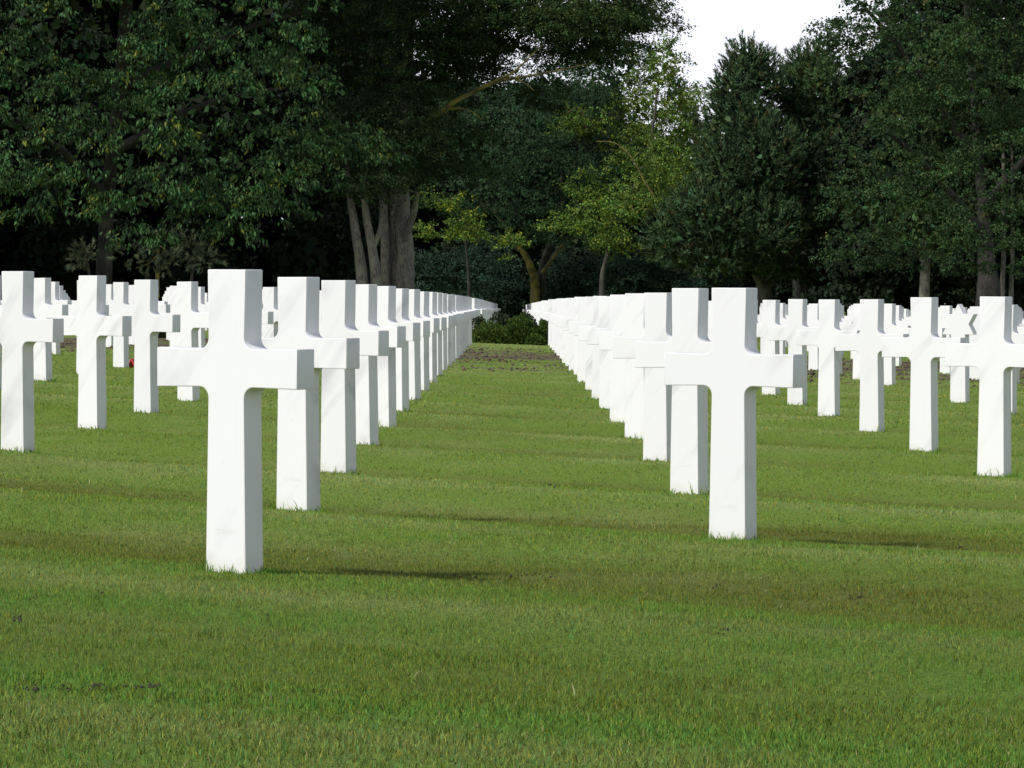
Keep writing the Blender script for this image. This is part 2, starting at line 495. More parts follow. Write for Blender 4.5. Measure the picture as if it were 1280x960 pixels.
# stones wholly hidden behind others are left out
FAR_SHOWN = {-9: (43,), -8: (38,), -7: (33,), -6: (28, 35, 36), -5: (23, 30), -4: (23, 24, 27), -3: (25,), 0: (21, 22, 23, 24, 25, 26, 27, 28, 29, 30, 31, 32, 33, 34, 35, 36, 37, 38, 39, 40, 41, 42, 43, 45, 46, 47, 48, 49, 50, 51, 52, 53, 54, 55), 1: (21, 22, 23, 24, 25, 26, 27, 28, 29, 30, 31, 32, 33, 34, 35, 36, 37, 38, 39, 40, 41, 42, 43, 44, 45, 46, 48, 49, 50, 52, 53, 54, 55), 5: (24, 27), 6: (23, 24), 7: (22, 23, 28), 8: (22, 27, 33), 9: (21, 22, 31), 10: (24, 25, 35)}
UNSEEN = {-4: (15, 16), -3: (11,), -2: (14, 15, 18), -1: (10, 13, 14, 15, 16, 17, 18), 2: (0, 10, 11, 12, 13, 14, 15, 16, 17, 18), 3: (14, 15, 16, 17, 18), 4: (12, 15), 5: (11, 16, 17), 6: (14, 17), 7: (17,)}
NEAR_LABEL = {
    (0, 0): 'large white marble cross nearest the camera, front left of the grass aisle',
    (0, 1): 'white cross just behind the nearest cross, left of the grass aisle',
    (1, 0): 'large white marble cross leading the row on the right of the aisle',
    (1, 1): 'white cross half hidden behind the front right cross beside the aisle',
}


def place_marker(me, x, y, nm, yaw=0.0, lean=0.0, sc=1.0):
    o = bpy.data.objects.new(nm, me)
    C.objects.link(o)
    o.location = (x, y, float(ground_base(x, y)))
    o.rotation_euler = (random.gauss(0, 0.003), lean, -PHI + yaw)
    o.scale = (1, 1, sc)
    return o


def build_markers():
    made = {}
    for c in range(-9, 11):
        x = -0.966 + c * LX + (0.022 * c if c < 0 else 0.03 * max(c - 1, 0))
        seen = fseen = 0
        for n in range(-8, 60):
            y = 13.575 + c * LS + n * LZ
            rnd = random.Random(c * 1000 + n)
            xj = x + rnd.gauss(0, 0.006); yj = y + rnd.gauss(0, 0.02)
            if y < 13.2 or (c == 1 and y < 15): continue
            px = 640 + FPX * xj / yj
            span = 0.33 * FPX * H / yj
            if px + span < -6 or px - span > 1286: continue
            e = float(edge_over(xj, yj))
            far = e > -1.0
            if far and e < 7: continue
            if far:
                lim = 235 if abs(x) < 3 else (168 if x < 0 else 182)
                if y > lim: continue
                if n not in FAR_SHOWN.get(c, ()): continue
            elif n in UNSEEN.get(c, ()):
                continue
            star = (c == 3 and abs(y - 41.2) < 2.0)
            lean = rnd.gauss(0.001, 0.005)
            yaw = rnd.gauss(0, 0.012)
            if (c, n) == (0, 0): lean, yaw = 0.008, 0.0
            if (c, n) == (1, 0): lean, yaw = 0.008, 0.02
            o = place_marker(STAR_ME if star else CROSS_ME, xj, yj, 'star_headstone' if star else 'marble_cross', yaw, lean, rnd.gauss(1, 0.004))
            if far:
                tag(o, 'far white cross past the shrubs, %s back in the %s' % (ORD[fseen], COLNAME[c]), 'cross', 'far white crosses beyond the shrubs')
                fseen += 1
            elif star:
                tag(o, 'white marble star of David headstone among the crosses at right', 'headstone')
                seen += 1
            else:
                if (c, n) in NEAR_LABEL: lab = NEAR_LABEL[(c, n)]
                else: lab = 'white cross, %s from the front in the %s' % (ORD[seen], COLNAME[c])
                tag(o, lab, 'cross', 'white marble crosses in rows')
                seen += 1
            made[(c, n)] = o
    return made


MARKERS = build_markers()


def inscription(parent, text, z=0.135, size=0.024):
    cu = bpy.data.curves.new('inscription', 'FONT')
    cu.body = text; cu.size = size; cu.align_x = 'CENTER'; cu.extrude = 0.0004; cu.resolution_u = 2
    tmp = bpy.data.objects.new('inscription', cu)
    C.objects.link(tmp)
    dg = bpy.context.evaluated_depsgraph_get()
    me = bpy.data.meshes.new_from_object(tmp.evaluated_get(dg))
    bpy.data.objects.remove(tmp)
    me.name = 'inscription'
    me.materials.clear(); me.materials.append(MAT_CUT)
    o = bpy.data.objects.new('inscription', me)
    C.objects.link(o)
    o.parent = parent
    o.location = (0, -0.0955 * H / 2 - 0.0002, z)
    o.rotation_euler = (math.radians(90), 0, 0)
    return o


for key, txt in (((0, 0), '35409591'), ((0, 1), '15372564'), ((1, 0), '0-1107254'), ((1, 1), '31099157')):
    inscription(MARKERS[key], txt)


# ------------------------------------------------------------------ the small red card in the grass
def build_red():
    Z = 50.0
    x = wx(167.5, Z); y = Z
    z = float(ground_z(x, y))
    t = empty('red_marker', (x, y, z))
    t.rotation_euler = (0, 0, -0.5)
    tag(t, 'small folded red marker lying on the grass behind a cross at left', 'marker')
    for s in (-1, 1):
        bm = bmesh.new()
        bmesh.ops.create_cube(bm, size=1)
        bmesh.ops.scale(bm, verts=bm.verts, vec=(0.012, 0.15, 0.15))
        bmesh.ops.translate(bm, verts=bm.verts, vec=(0, 0, 0.075))
        bmesh.ops.rotate(bm, verts=bm.verts, cent=(0, 0, 0.15), matrix=Matrix.Rotation(s * 0.62, 3, 'Y'))
        bmesh.ops.translate(bm, verts=bm.verts, vec=(s * 0.009, 0, -0.022))
        bmesh.ops.bevel(bm, geom=list(bm.edges), offset=0.003, segments=1, affect='EDGES')
        me = bpy.data.meshes.new('flap'); bm.to_mesh(me); bm.free()
        me.materials.append(MAT_RED)
        o = bpy.data.objects.new('flap', me); C.objects.link(o); o.parent = t


build_red()


# ------------------------------------------------------------------ grass blades
def blades(x, y, h, w, col, two=True):
    n = len(x)
    z = ground_z(x, y)
    a = RNG.uniform(0, 2 * np.pi, n)
    lean = np.abs(RNG.normal(0.55, 0.35, n))
    dx = np.cos(a) * np.sin(lean) * h; dy = np.sin(a) * np.sin(lean) * h; dz = np.cos(lean) * h
    b = RNG.normal(0, 0.6, n)                         # blade turned roughly side-on in any direction
    sx = np.cos(b) * w / 2; sy = np.sin(b) * w / 2
    base = np.stack([x, y, z - 0.004], 1)
    sv = np.stack([sx, sy, np.zeros(n)], 1)
    tip = base + np.stack([dx, dy, dz], 1)
    if two:
        mid = base + np.stack([dx * 0.42, dy * 0.42, dz * 0.6], 1)
        co = np.stack([base - sv, base + sv, mid + sv * 0.8, tip, mid - sv * 0.8], 1).reshape(-1, 3)
        i = np.arange(n) * 5
        f = np.concatenate([np.stack([i, i + 1, i + 2], 1), np.stack([i, i + 2, i + 4], 1), np.stack([i + 4, i + 2, i + 3], 1)])
        return co, f, np.repeat(col, 5, 0)
    co = np.stack([base - sv, base + sv, tip], 1).reshape(-1, 3)
    i = np.arange(n) * 3
    return co, np.stack([i, i + 1, i + 2], 1), np.repeat(col, 3, 0)


def scatter(y0, y1, dens, hm):
    # even scatter over the strip of lawn in view, with a margin at both sides
    A = (0.1325 + 0.012) * (y1 ** 2 - y0 ** 2)
    n = int(A * dens)
    y = np.sqrt(RNG.uniform(y0 ** 2, y1 ** 2, n))
    x = RNG.uniform(-1, 1, n) * (0.1325 + 0.012) * y
    m = int(2 * 1.5 * (y1 - y0) * dens * 0.3)          # thinner on to both sides
    ym = RNG.uniform(y0, y1, m)
    xm = (0.1445 * ym + RNG.uniform(0, 1, m) ** 1.4 * 1.5) * np.where(RNG.uniform(0, 1, m) < 0.5, -1, 1)
    x = np.concatenate([x, xm]); y = np.concatenate([y, ym])
    n = len(x)
    s = soil_amount(x, y)
    keep = RNG.uniform(0, 1, n) > s * 2.0 - 0.25 + 0.6 * vnoise(x * 1.9, y * 0.8, 77)
    keep &= edge_over(x, y) < 4
    x, y = x[keep], y[keep]
    n = len(x)
    clump = vnoise(x * 6, y * 6, 31) + 0.6 * vnoise(x * 17, y * 17, 32)
    h = hm * np.clip(1 + 0.34 * clump + RNG.normal(0, 0.25, n), 0.35, 2.2)
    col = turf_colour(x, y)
    col = col * np.clip(1 + RNG.normal(0, 1, n) * np.interp(y, [8, 14, 30], [0.34, 0.26, 0.13]), 0.4, 1.8)[:, None]
    # single blades lean to yellow or blue green
    hue = RNG.normal(0, 1, n)[:, None]
    col = col * (1 + hue * np.array([0.21, 0.0, -0.18]))
    straw = RNG.uniform(0, 1, n) < 0.018
    col[straw] = np.array([0.34, 0.30, 0.14]) * RNG.uniform(0.6, 1.2, (straw.sum(), 1))
    return x, y, h, np.clip(col, 0.004, 0.9)


def build_grass():
    CO, F, K = [], [], []
    off = 0
    for (y0, y1, dens, hm, w, two) in ((7.4, 9.8, 11500, 0.018, 0.0027, True), (9.8, 13, 11500, 0.017, 0.0032, False), (13, 18, 7500, 0.016, 0.0042, False), (18, 32, 2400, 0.015, 0.0066, False),
                                       (32, 55, 850, 0.016, 0.013, False), (55, 104, 190, 0.017, 0.030, False)):
        x, y, h, col = scatter(y0, y1, dens, hm)
        co, f, k = blades(x, y, h, w * RNG.uniform(0.6, 1.3, len(x)), col, two)
        CO.append(co); F.append(f + off); K.append(k); off += len(co)
    # longer blades left standing round the feet of the stones
    xs, ys, hs, cs = [], [], [], []
    for (c, n), o in MARKERS.items():
        d = o.location.y
        if d > 60: continue
        cnt = int(np.interp(d, [13, 30, 60], [260, 120, 40]))
        t = RNG.uniform(-1, 1, cnt); s = RNG.integers(0, 4, cnt)
        hw, ht = 0.092 + RNG.uniform(0, 0.035, cnt), 0.052 + RNG.uniform(0, 0.035, cnt)
        lx = np.where(s < 2, t * 0.1, np.where(s == 2, hw, -hw)); ly = np.where(s == 0, -ht, np.where(s == 1, ht, t * 0.06))
        xs.append(o.location.x + lx * CP + ly * SP); ys.append(o.location.y - lx * SP + ly * CP)
        hs.append(np.clip(RNG.gamma(3.0, 0.0085, cnt), 0.01, 0.10))
    x, y, h = np.concatenate(xs), np.concatenate(ys), np.concatenate(hs)
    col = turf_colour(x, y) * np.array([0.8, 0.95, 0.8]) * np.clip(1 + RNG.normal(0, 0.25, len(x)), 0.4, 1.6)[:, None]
    co, f, k = blades(x, y, h, np.interp(y, [13, 30, 60], [0.0035, 0.007, 0.014]), np.clip(col, 0.004, 1), True)
    CO.append(co); F.append(f + off); K.append(k); off += len(co)
    # pale dead stalks
    n = 60
    y = np.sqrt(RNG.uniform(8 ** 2, 26 ** 2, n)); x = RNG.uniform(-0.14, 0.14, n) * y
    co, f, k = blades(x, y, RNG.uniform(0.02, 0.042, n), np.full(n, 0.004), np.tile([[0.5, 0.46, 0.26]], (n, 1)) * RNG.uniform(0.7, 1.1, (n, 1)), True)
    CO.append(co); F.append(f + off); K.append(k)
    o = mesh_np('grass', np.concatenate(CO), np.concatenate(F), BLADE, False, np.concatenate(K))
    tag(o, 'short mown grass blades covering the lawn round the crosses', 'grass', None, 'stuff')


build_grass()


# ------------------------------------------------------------------ broken turf: clods of earth
def lumps(name, P, R, mat):
    n = len(P)
    base = np.array([[1, 0, 0], [0, 1, 0], [-1, 0, 0], [0, -1, 0], [0, 0, 0.9], [0, 0, -0.9]], float)
    co = base[None] * R[:, None, None] * RNG.uniform(0.55, 1.25, (n, 6, 3))
    a = RNG.uniform(0, 6.28, n); c, s = np.cos(a), np.sin(a)
    x = co[..., 0] * c[:, None] - co[..., 1] * s[:, None]; y = co[..., 0] * s[:, None] + co[..., 1] * c[:, None]
    co = np.stack([x, y, co[..., 2] * 0.8], -1) + P[:, None, :]
    tri = np.array([[0, 1, 4], [1, 2, 4], [2, 3, 4], [3, 0, 4], [1, 0, 5], [2, 1, 5], [3, 2, 5], [0, 3, 5]])
    f = (tri[None] + (np.arange(n) * 6)[:, None, None]).reshape(-1, 3)
    return mesh_np(name, co.reshape(-1, 3), f, mat)


def build_clods():
    n = 260000
    y = np.sqrt(RNG.uniform(44 ** 2, 108 ** 2, n)); x = RNG.uniform(-0.14, 0.14, n) * y
    s = soil_amount(x, y)
    u = x * CP - y * SP
    s = s * (0.6 + 0.6 * vnoise(u * 1.6, y * 1.2, 41))
    keep = (RNG.uniform(0, 1, n) < s * 0.62) & (edge_over(x, y) < -1)
    x, y = x[keep], y[keep]
    r = RNG.gamma(3.5, 0.0052, len(x))
    P = np.stack([x, y, ground_z(x, y) + r * 0.25], 1)
    o = lumps('soil_clods', P, r, SOIL)
    tag(o, 'broken brown clods of torn up turf across the far end of the lawn', 'soil', None, 'stuff')
    # crumbs and scars in the foreground lawn: short streaks of bare earth
    pts = []
    for (px, py, ln, k) in ((20, 762, 10, 14), (40, 740, 12, 6), (75, 864, 130, 50), (150, 858, 100, 36), (1070, 733, 22, 22), (895, 721, 8, 10), (1200, 677, 40, 18),
                            (1137, 684, 12, 12), (950, 757, 10, 8), (665, 708, 60, 26), (580, 712, 30, 10), (905, 796, 14, 8), (690, 608, 22, 16), (760, 572, 20, 12),
                            (120, 738, 16, 8), (330, 764, 10, 8)):
        for i in range(k):
            qx = px + random.uniform(-ln / 2, ln / 2); qy = py + random.gauss(0, 1.8)
            d = FPX * HC / (qy - 378.0)
            for _ in range(3):
                d = FPX * (HC - float(ground_base(wx(qx, d), d))) / (qy - 378.0)
            pts.append((wx(qx, d), d))
    x = np.array([p[0] for p in pts]); y = np.array([p[1] for p in pts])
    r = RNG.gamma(4, 0.0012, len(x))
    o = lumps('earth_crumbs', np.stack([x, y, ground_z(x, y) + 0.007], 1), r, EARTH)
    tag(o, 'dark crumbs of bare earth scattered in the foreground lawn', 'soil', None, 'stuff')


build_clods()


# ------------------------------------------------------------------ foliage
def unit(v): return v / (np.linalg.norm(v, axis=-1, keepdims=True) + 1e-9)


def leaf_geo(c, axis, L, W, fold=0.12):
    """pointed four-cornered leaves starting at c along axis"""
    n = len(c)
    axis = unit(axis)
    side = unit(np.cross(axis, unit(RNG.normal(0, 1, (n, 3)))))
    nor = np.cross(axis, side)
    L = L[:, None]; W = W[:, None]
    co = np.stack([c, c + axis * L * 0.45 + side * W * 0.5 + nor * W * fold, c + axis * L, c + axis * L * 0.45 - side * W * 0.5 + nor * W * fold], 1)
    i = np.arange(n) * 4
    return co.reshape(-1, 3), np.stack([i, i + 1, i + 2, i + 3], 1)


def pick_colours(n, base, var=0.25, accent=None, pa=0.0, blue=0.08):
    c = np.array(base)[None] * np.clip(1 + RNG.normal(0, var, (n, 1)), 0.35, 2.2)
    c = c * (1 + RNG.normal(0, 1, (n, 1)) * np.array([[0.14, 0.0, -blue]]))
    if accent is not None and pa > 0:
        m = RNG.uniform(0, 1, n) < pa
        c[m] = np.array(accent) * RNG.uniform(0.6, 1.2, (m.sum(), 1))
    return np.clip(c, 0.002, 0.6)


def lobes_world(lobes):
    out = []
    for (px, py, rx, ry, Z, rz) in lobes:
        out.append((np.array([wx(px, Z), Z, wz(py, Z)]), np.array([rx / FPX * Z, rz, ry / FPX * Z])))
    return out


def lobe_points(lw, n, front=0.7, lo=0.8, hi=1.02, carve=0.72):
    """points in the outer shells of the lobes, leaning to the lawn side"""
    w = np.array([s[0] * s[2] for _, s in lw]); w = w / w.sum()
    P, N = [], []
    for (cen, s), wi in zip(lw, w):
        k = int(n * wi * 1.6) + 4
        d = unit(RNG.normal(0, 1, (k, 3)))
        flip = (d[:, 1] > 0) & (RNG.uniform(0, 1, k) < front)
        d[flip, 1] *= -1
        r = RNG.uniform(lo, hi, k)[:, None]
        p = cen + d * s * r
        inside = np.zeros(k, bool)
        for c2, s2 in lw:
            if c2 is cen: continue
            inside |= (((p - c2) / s2) ** 2).sum(1) < carve ** 2
        P.append(p[~inside]); N.append(unit(d / s)[~inside])
    P, N = np.concatenate(P), np.concatenate(N)
    if len(P) > n:
        q = RNG.permutation(len(P))[:n]; P, N = P[q], N[q]
    return P, N


def lobe_fill(lw, n, hi=0.75):
    w = np.array([s[0] * s[1] * s[2] for _, s in lw]); w = w / w.sum()
    P = []
    for (cen, s), wi in zip(lw, w):
        k = int(n * wi) + 1
        d = unit(RNG.normal(0, 1, (k, 3))) * (RNG.uniform(0, 1, (k, 1)) ** (1 / 3)) * hi
        P.append(cen + d * s)
    return np.concatenate(P)


def crown(parent, lobes, n_b, cl, per, br, L, W, base, mat, droop=0.8, flat=0.45, accent=None, pa=0.0, var=0.22, fill=2500, fill_size=0.4,
          front=0.75, name='crown', lo=0.55, hi=1.0, spray=0.30):
    """boughs stand out from the lobes; each is a drooping dome of leafy sprays, open and dark beneath"""
    lw = lobes_world(lobes)
    B, N = lobe_points(lw, n_b, front, lo, hi)
    nb = len(B)
    bs = br * RNG.uniform(0.55, 1.3, nb)
    kb = np.clip(RNG.poisson(cl * (bs / br) ** 1.6), 3, None)
    bi = np.repeat(np.arange(nb), kb)
    m = len(bi)
    d = unit(RNG.normal(0, 1, (m, 3)))
    d[:, 2] = np.where(d[:, 2] < -0.15, -d[:, 2], d[:, 2])
    out = N.copy(); out[:, 2] = np.clip(out[:, 2], -0.1, 0.25); out = unit(out)
    q = d * np.array([1, 1, flat]) * RNG.uniform(0.75, 1.08, (m, 1)) + out[bi] * 0.25
    hr = (q[:, 0] ** 2 + q[:, 1] ** 2)
    q[:, 2] -= 0.32 * droop * hr
    P = B[bi] + q * bs[bi][:, None]
    k = np.clip(RNG.poisson(per, m), 3, None)
    idx = np.repeat(np.arange(m), k)
    n = len(idx)
    o2 = unit(d[idx] * np.array([1, 1, 0.3]) + out[bi][idx] * 0.5)
    s = RNG.uniform(-0.7, 1.0, (n, 1))
    sr = spray * RNG.uniform(0.6, 1.4, m)[idx][:, None]
    c = P[idx] + (o2 * s + RNG.normal(0, 0.42, (n, 3)) * np.array([1, 1, 0.7])) * sr
    c[:, 2] -= (np.clip(s[:, 0], 0, 1) ** 2) * sr[:, 0] * 0.6 * droop
    ax = o2 * 0.5 + RNG.normal(0, 0.5, (n, 3)) + np.array([0, 0, -droop])
    Ls = L * RNG.uniform(0.6, 1.25, n)
    co, f = leaf_geo(c, ax, Ls, Ls * (W / L))
    col = pick_colours(n, base, var)
    col *= np.clip(1 + RNG.normal(0, 0.16, nb), 0.6, 1.5)[bi][idx][:, None] * np.clip(1 + RNG.normal(0, 0.14, m), 0.6, 1.5)[idx][:, None]
    if accent is not None and pa > 0:
        sel = (RNG.uniform(0, 1, m) < pa)[idx] & (RNG.uniform(0, 1, n) < 0.7)
        sel |= RNG.uniform(0, 1, n) < pa * 0.3
        col[sel] = np.array(accent) * RNG.uniform(0.6, 1.25, (sel.sum(), 1))
    col4 = np.repeat(np.clip(col, 0.002, 0.6), 4, 0)
    if fill:                                             # the leaves deep within, coloured darker to paint in the inner shade
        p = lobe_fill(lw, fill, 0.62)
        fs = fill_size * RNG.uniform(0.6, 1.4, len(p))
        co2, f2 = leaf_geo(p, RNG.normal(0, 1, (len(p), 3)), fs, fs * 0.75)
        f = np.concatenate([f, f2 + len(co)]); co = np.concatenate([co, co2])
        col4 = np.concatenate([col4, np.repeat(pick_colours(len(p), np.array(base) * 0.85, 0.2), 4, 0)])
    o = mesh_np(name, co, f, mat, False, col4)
    if parent:
        o.parent = parent
        o.matrix_parent_inverse = Matrix.Translation(-parent.location)
    return o


def needle_crown(parent, lobes, n_tuft, per, L, W, base, up=0.55, fill=2500, front=0.72, name='crown', lo=0.72, shoot=0.4, accent=None, pa=0.0):
    """brushes of needles round short shoots that turn upward"""
    lw = lobes_world(lobes)
    P, N = lobe_points(lw, n_tuft, front, lo, 1.04)
    m = len(P)
    ax = unit(N * 0.75 + np.array([0, 0, up]) + RNG.normal(0, 0.25, (m, 3)))
    idx = np.repeat(np.arange(m), per)
    n = len(idx)
    sl = shoot * RNG.uniform(0.6, 1.3, m)
    t = RNG.uniform(0, 1, n)
    c = P[idx] + ax[idx] * (t * sl[idx])[:, None]
    d = unit(ax[idx] * 0.9 + unit(RNG.normal(0, 1, (n, 3))) * 0.62)
    side = unit(np.cross(d, RNG.normal(0, 1, (n, 3))))
    Ln = (L * RNG.uniform(0.7, 1.2, n))[:, None]
    co = np.stack([c - side * W / 2, c + side * W / 2, c + d * Ln], 1).reshape(-1, 3)
    i = np.arange(n) * 3
    f = np.stack([i, i + 1, i + 2], 1)
    col = pick_colours(n, base, 0.15) * np.clip(1 + RNG.normal(0, 0.38, m), 0.35, 2.0)[idx][:, None]
    if accent is not None:
        sel = (RNG.uniform(0, 1, m) < pa)[idx]
        col[sel] = np.array(accent) * RNG.uniform(0.7, 1.2, (sel.sum(), 1))
    col3 = np.repeat(col, 3, 0)
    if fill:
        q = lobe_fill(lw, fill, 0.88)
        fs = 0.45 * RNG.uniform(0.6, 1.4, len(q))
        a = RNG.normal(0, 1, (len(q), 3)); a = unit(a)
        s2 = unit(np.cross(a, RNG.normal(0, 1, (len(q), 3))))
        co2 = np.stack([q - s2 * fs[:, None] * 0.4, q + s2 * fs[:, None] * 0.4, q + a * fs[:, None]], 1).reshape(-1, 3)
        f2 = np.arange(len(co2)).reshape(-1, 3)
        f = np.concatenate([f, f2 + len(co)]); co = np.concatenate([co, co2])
        col3 = np.concatenate([col3, np.repeat(pick_colours(len(q), np.array(base) * 0.8, 0.2), 3, 0)])  # inner needles darkened, shade put into their colour
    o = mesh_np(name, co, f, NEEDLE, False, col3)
    if parent:
        o.parent = parent
        o.matrix_parent_inverse = Matrix.Translation(-parent.location)
    return o


def limb(name, path, mat, parent=None, sides=10, rough=0.08):
    """tapered, slightly knobbly tube along path of (x,y,z,radius)"""
    pts = [Vector(p[:3]) for p in path]; rad = [p[3] for p in path]
    P, R = [], []
    for i in range(len(pts) - 1):                       # subdivide
        p0 = pts[max(i - 1, 0)]; p1 = pts[i]; p2 = pts[i + 1]; p3 = pts[min(i + 2, len(pts) - 1)]
        for j in range(5):
            t = j / 5
            P.append(0.5 * ((2 * p1) + (p2 - p0) * t + (2 * p0 - 5 * p1 + 4 * p2 - p3) * t * t + (3 * p1 - p0 - 3 * p2 + p3) * t ** 3))
            R.append(rad[i] + (rad[i + 1] - rad[i]) * t)
    P.append(pts[-1]); R.append(rad[-1])
    co = []
    for i, (p, r) in enumerate(zip(P, R)):
        d = (P[min(i + 1, len(P) - 1)] - P[max(i - 1, 0)]).normalized()
        a = d.cross(Vector((0, 1, 0.1))).normalized(); b = d.cross(a)
        for s in range(sides):
            g = 2 * math.pi * s / sides
            k = r * (1 + rough * math.sin(3 * g + i * 0.5) + random.uniform(-rough, rough) * 0.6)
            co.append(p + a * math.cos(g) * k + b * math.sin(g) * k)
    f = []
    for i in range(len(P) - 1):
        for s in range(sides):
            f.append((i * sides + s, i * sides + (s + 1) % sides, (i + 1) * sides + (s + 1) % sides, (i + 1) * sides + s))
    o = mesh_np(name, np.array([tuple(c) for c in co]), np.array(f), mat, True)
    if parent:
        o.parent = parent
        o.matrix_parent_inverse = Matrix.Translation(-parent.location)
    return o


def pxpath(Z, pts, dz=0.0):
    """(px, py, half width in px[, depth offset]) -> world path at depth Z"""
    out = []
    for p in pts:
        zz = Z + (p[3] if len(p) > 3 else 0)
        out.append((wx(p[0], zz), zz, wz(p[1], zz), p[2] / FPX * zz))
    return out


def tree(name, label, cat, px, Z, group=None):
    x = wx(px, Z)
    t = empty(name, (x, Z, float(ground_z(x, Z)) - 0.05))
    tag(t, label, cat, group)
    return t


def foot(px, Z): return 378 + (HC - float(ground_z(wx(px, Z), Z))) / Z * FPX + 4


# big drooping broadleaf at left
t = tree('broadleaf_tree', 'huge dark broadleaf tree with drooping leafy boughs filling the left side', 'tree', 150, 170)
limb('trunk', pxpath(170, [(130, foot(130, 170), 13, 9), (131, 330, 10, 9), (135, 240, 9, 9), (150, 120, 8, 6), (160, -20, 8, 3), (165, -180, 4)]), BARK_DARK, t)
for pts in ([(137, 250, 7, 8), (80, 190, 4, 4), (20, 150, 2, 0)], [(142, 190, 7, 7), (260, 130, 4, 3), (360, 110, 2, 0)], [(152, 110, 7, 6), (300, 40, 4, 3), (400, 10, 2, 0)]):
    limb('branch', pxpath(170, pts), BARK_DARK, t)
LA = [(60, 140, 130, 80, 165, 6), (190, 180, 110, 75, 163, 5), (300, 140, 110, 90, 163, 5.5), (400, 150, 85, 70, 165, 5), (120, 30, 160, 80, 166, 6),
      (320, 10, 110, 80, 166, 6), (20, 200, 80, 35, 161, 4), (200, 245, 70, 32, 161, 3.5), (310, 220, 80, 40, 161, 4), (425, 195, 65, 42, 165, 4), (230, 85, 120, 70, 168, 6),
      (-50, 80, 100, 120, 165, 6), (130, 200, 100, 50, 163, 5),
      (190, 282, 46, 22, 160, 2.5), (300, 262, 60, 24, 161, 3), (60, 238, 60, 20, 161, 3), (400, 235, 50, 22, 164, 3), (240, 200, 80, 40, 162, 4)]
crown(t, LA, 200, 14, 16, 0.92, 0.215, 0.092, (0.033, 0.072, 0.024), LEAF, droop=1.3, var=0.5, accent=(0.14, 0.17, 0.03), pa=0.04, fill=500, lo=0.8, spray=0.25, flat=0.4)
crown(t, [(60, -170, 260, 150, 170, 10), (340, -130, 190, 110, 171, 10), (-330, 120, 260, 130, 172, 9), (-330, -120, 260, 140, 172, 9), (-400, 250, 200, 60, 172, 8)],
      300, 8, 10, 1.9, 0.6, 0.42, (0.04, 0.066, 0.022), LEAF, fill=6500, fill_size=0.9, name='upper_shade_crown', front=0.5, spray=0.8)  # boughs added above and left of view to shade the wood

# small pines in the shade under it
for (px, label, lob, stem) in (
        (197, 'small sparse pine with a yellowish stem under the large left tree', [(165, 318, 22, 22, 0, 0.8), (200, 308, 34, 22, 0, 0.9), (180, 328, 20, 12, 0, 0.6), (215, 330, 18, 14, 0, 0.6)],
         [(197, 372, 3.2), (197, 345, 2.8), (198, 318, 2.2), (198, 292, 1.2)]),
        (243, 'second small pine, ragged and leaning right, under the large left tree', [(238, 312, 22, 22, 0, 0.8), (258, 326, 18, 16, 0, 0.7), (226, 300, 14, 14, 0, 0.5)],
         [(238, 376, 2.4), (240, 345, 2), (246, 318, 1.5), (252, 298, 0.8)]),
        (103, 'little grey-green pine sapling at far left under the trees', [(104, 318, 13, 13, 0, 0.5), (97, 326, 9, 8, 0, 0.4), (112, 312, 8, 8, 0, 0.4)],
         [(113, 378, 2.4), (112, 350, 2), (110, 330, 1.5), (104, 308, 0.8)])):
    Z = 162
    t = tree('pine_tree', label, 'tree', px, Z, 'small pines under the left tree')
    limb('trunk', pxpath(Z, stem), BARK_LICHEN if px == 197 else BARK_DARK, t, 7)
    if px == 197:
        for pts in ([(198, 318, 1.2), (185, 330, 0.9, -0.5), (170, 335, 0.5, -0.8)], [(198, 306, 1.1), (207, 312, 0.8, -0.5), (212, 318, 0.5, -0.8)], [(198, 305, 1.0), (190, 309, 0.8, -0.4), (186, 314, 0.4, -0.6)]):
            limb('branch', pxpath(Z, pts), BARK_LICHEN, t, 5)
    needle_crown(t, [(a, b, c, d, Z, f) for a, b, c, d, _, f in lob], 130 if px != 103 else 70, 18, 0.20, 0.03, (0.12, 0.15, 0.09), up=0.1, fill=0, lo=0.3, shoot=0.28)

# grey multi-stemmed tree with the big lichened limb
Z = 174
t = tree('grey_trunk_tree', 'tall dark tree with thick grey trunk and a lichened limb, left of the aisle', 'tree', 498, Z)
limb('trunk', pxpath(Z, [(483, foot(483, Z), 9), (482, 350, 6.5), (481, 300, 5.5), (480, 260, 5, 0.4), (478, 200, 4, 1)]), BARK_GREY, t, 12, 0.12)
limb('trunk', pxpath(Z, [(506, foot(506, Z), 14), (507, 350, 11.5), (506, 310, 10.5), (504, 265, 9.5, 0.4), (503, 190, 8, 1.5), (508, 120, 7, 3), (515, 0, 6, 4), (520, -120, 4, 4)]), BARK_GREY, t, 14, 0.12)
limb('trunk', pxpath(Z, [(494, foot(494, Z), 10, 0.35), (494, 350, 8, 0.35), (493, 300, 7, 0.4), (494, 240, 6, 0.6), (496, 190, 4, 1)]), BARK_GREY, t, 10, 0.12)
limb('branch', pxpath(Z, [(508, 300, 4, -0.3), (513, 280, 4.5, -0.5), (518, 262, 4, -0.8), (522, 240, 3, -1.0)]), BARK_GREY, t, 8)
limb('limb', pxpath(Z, [(510, 190, 5, 0), (540, 150, 4, -2.4), (556, 137, 3.6, -3.0), (568, 128, 3.4, -3.3), (590, 116, 3.0, -3.3), (606, 108, 2.7, -3.6), (628, 101, 2.1, -3.4), (650, 97, 1.7, -3.7), (690, 90, 1.3, -3.6), (745, 78, 0.8, -3.6)]), BARK_LICHEN, t, 8, 0.16)
limb('limb', pxpath(Z, [(600, 111, 1.8, -3.5), (622, 100, 1.5, -3.7), (640, 92, 1.4, -3.8), (655, 79, 1.1, -4.0), (668, 66, 0.9, -4.2), (680, 55, 0.6, -4.2)]), BARK_LICHEN, t, 7, 0.14)
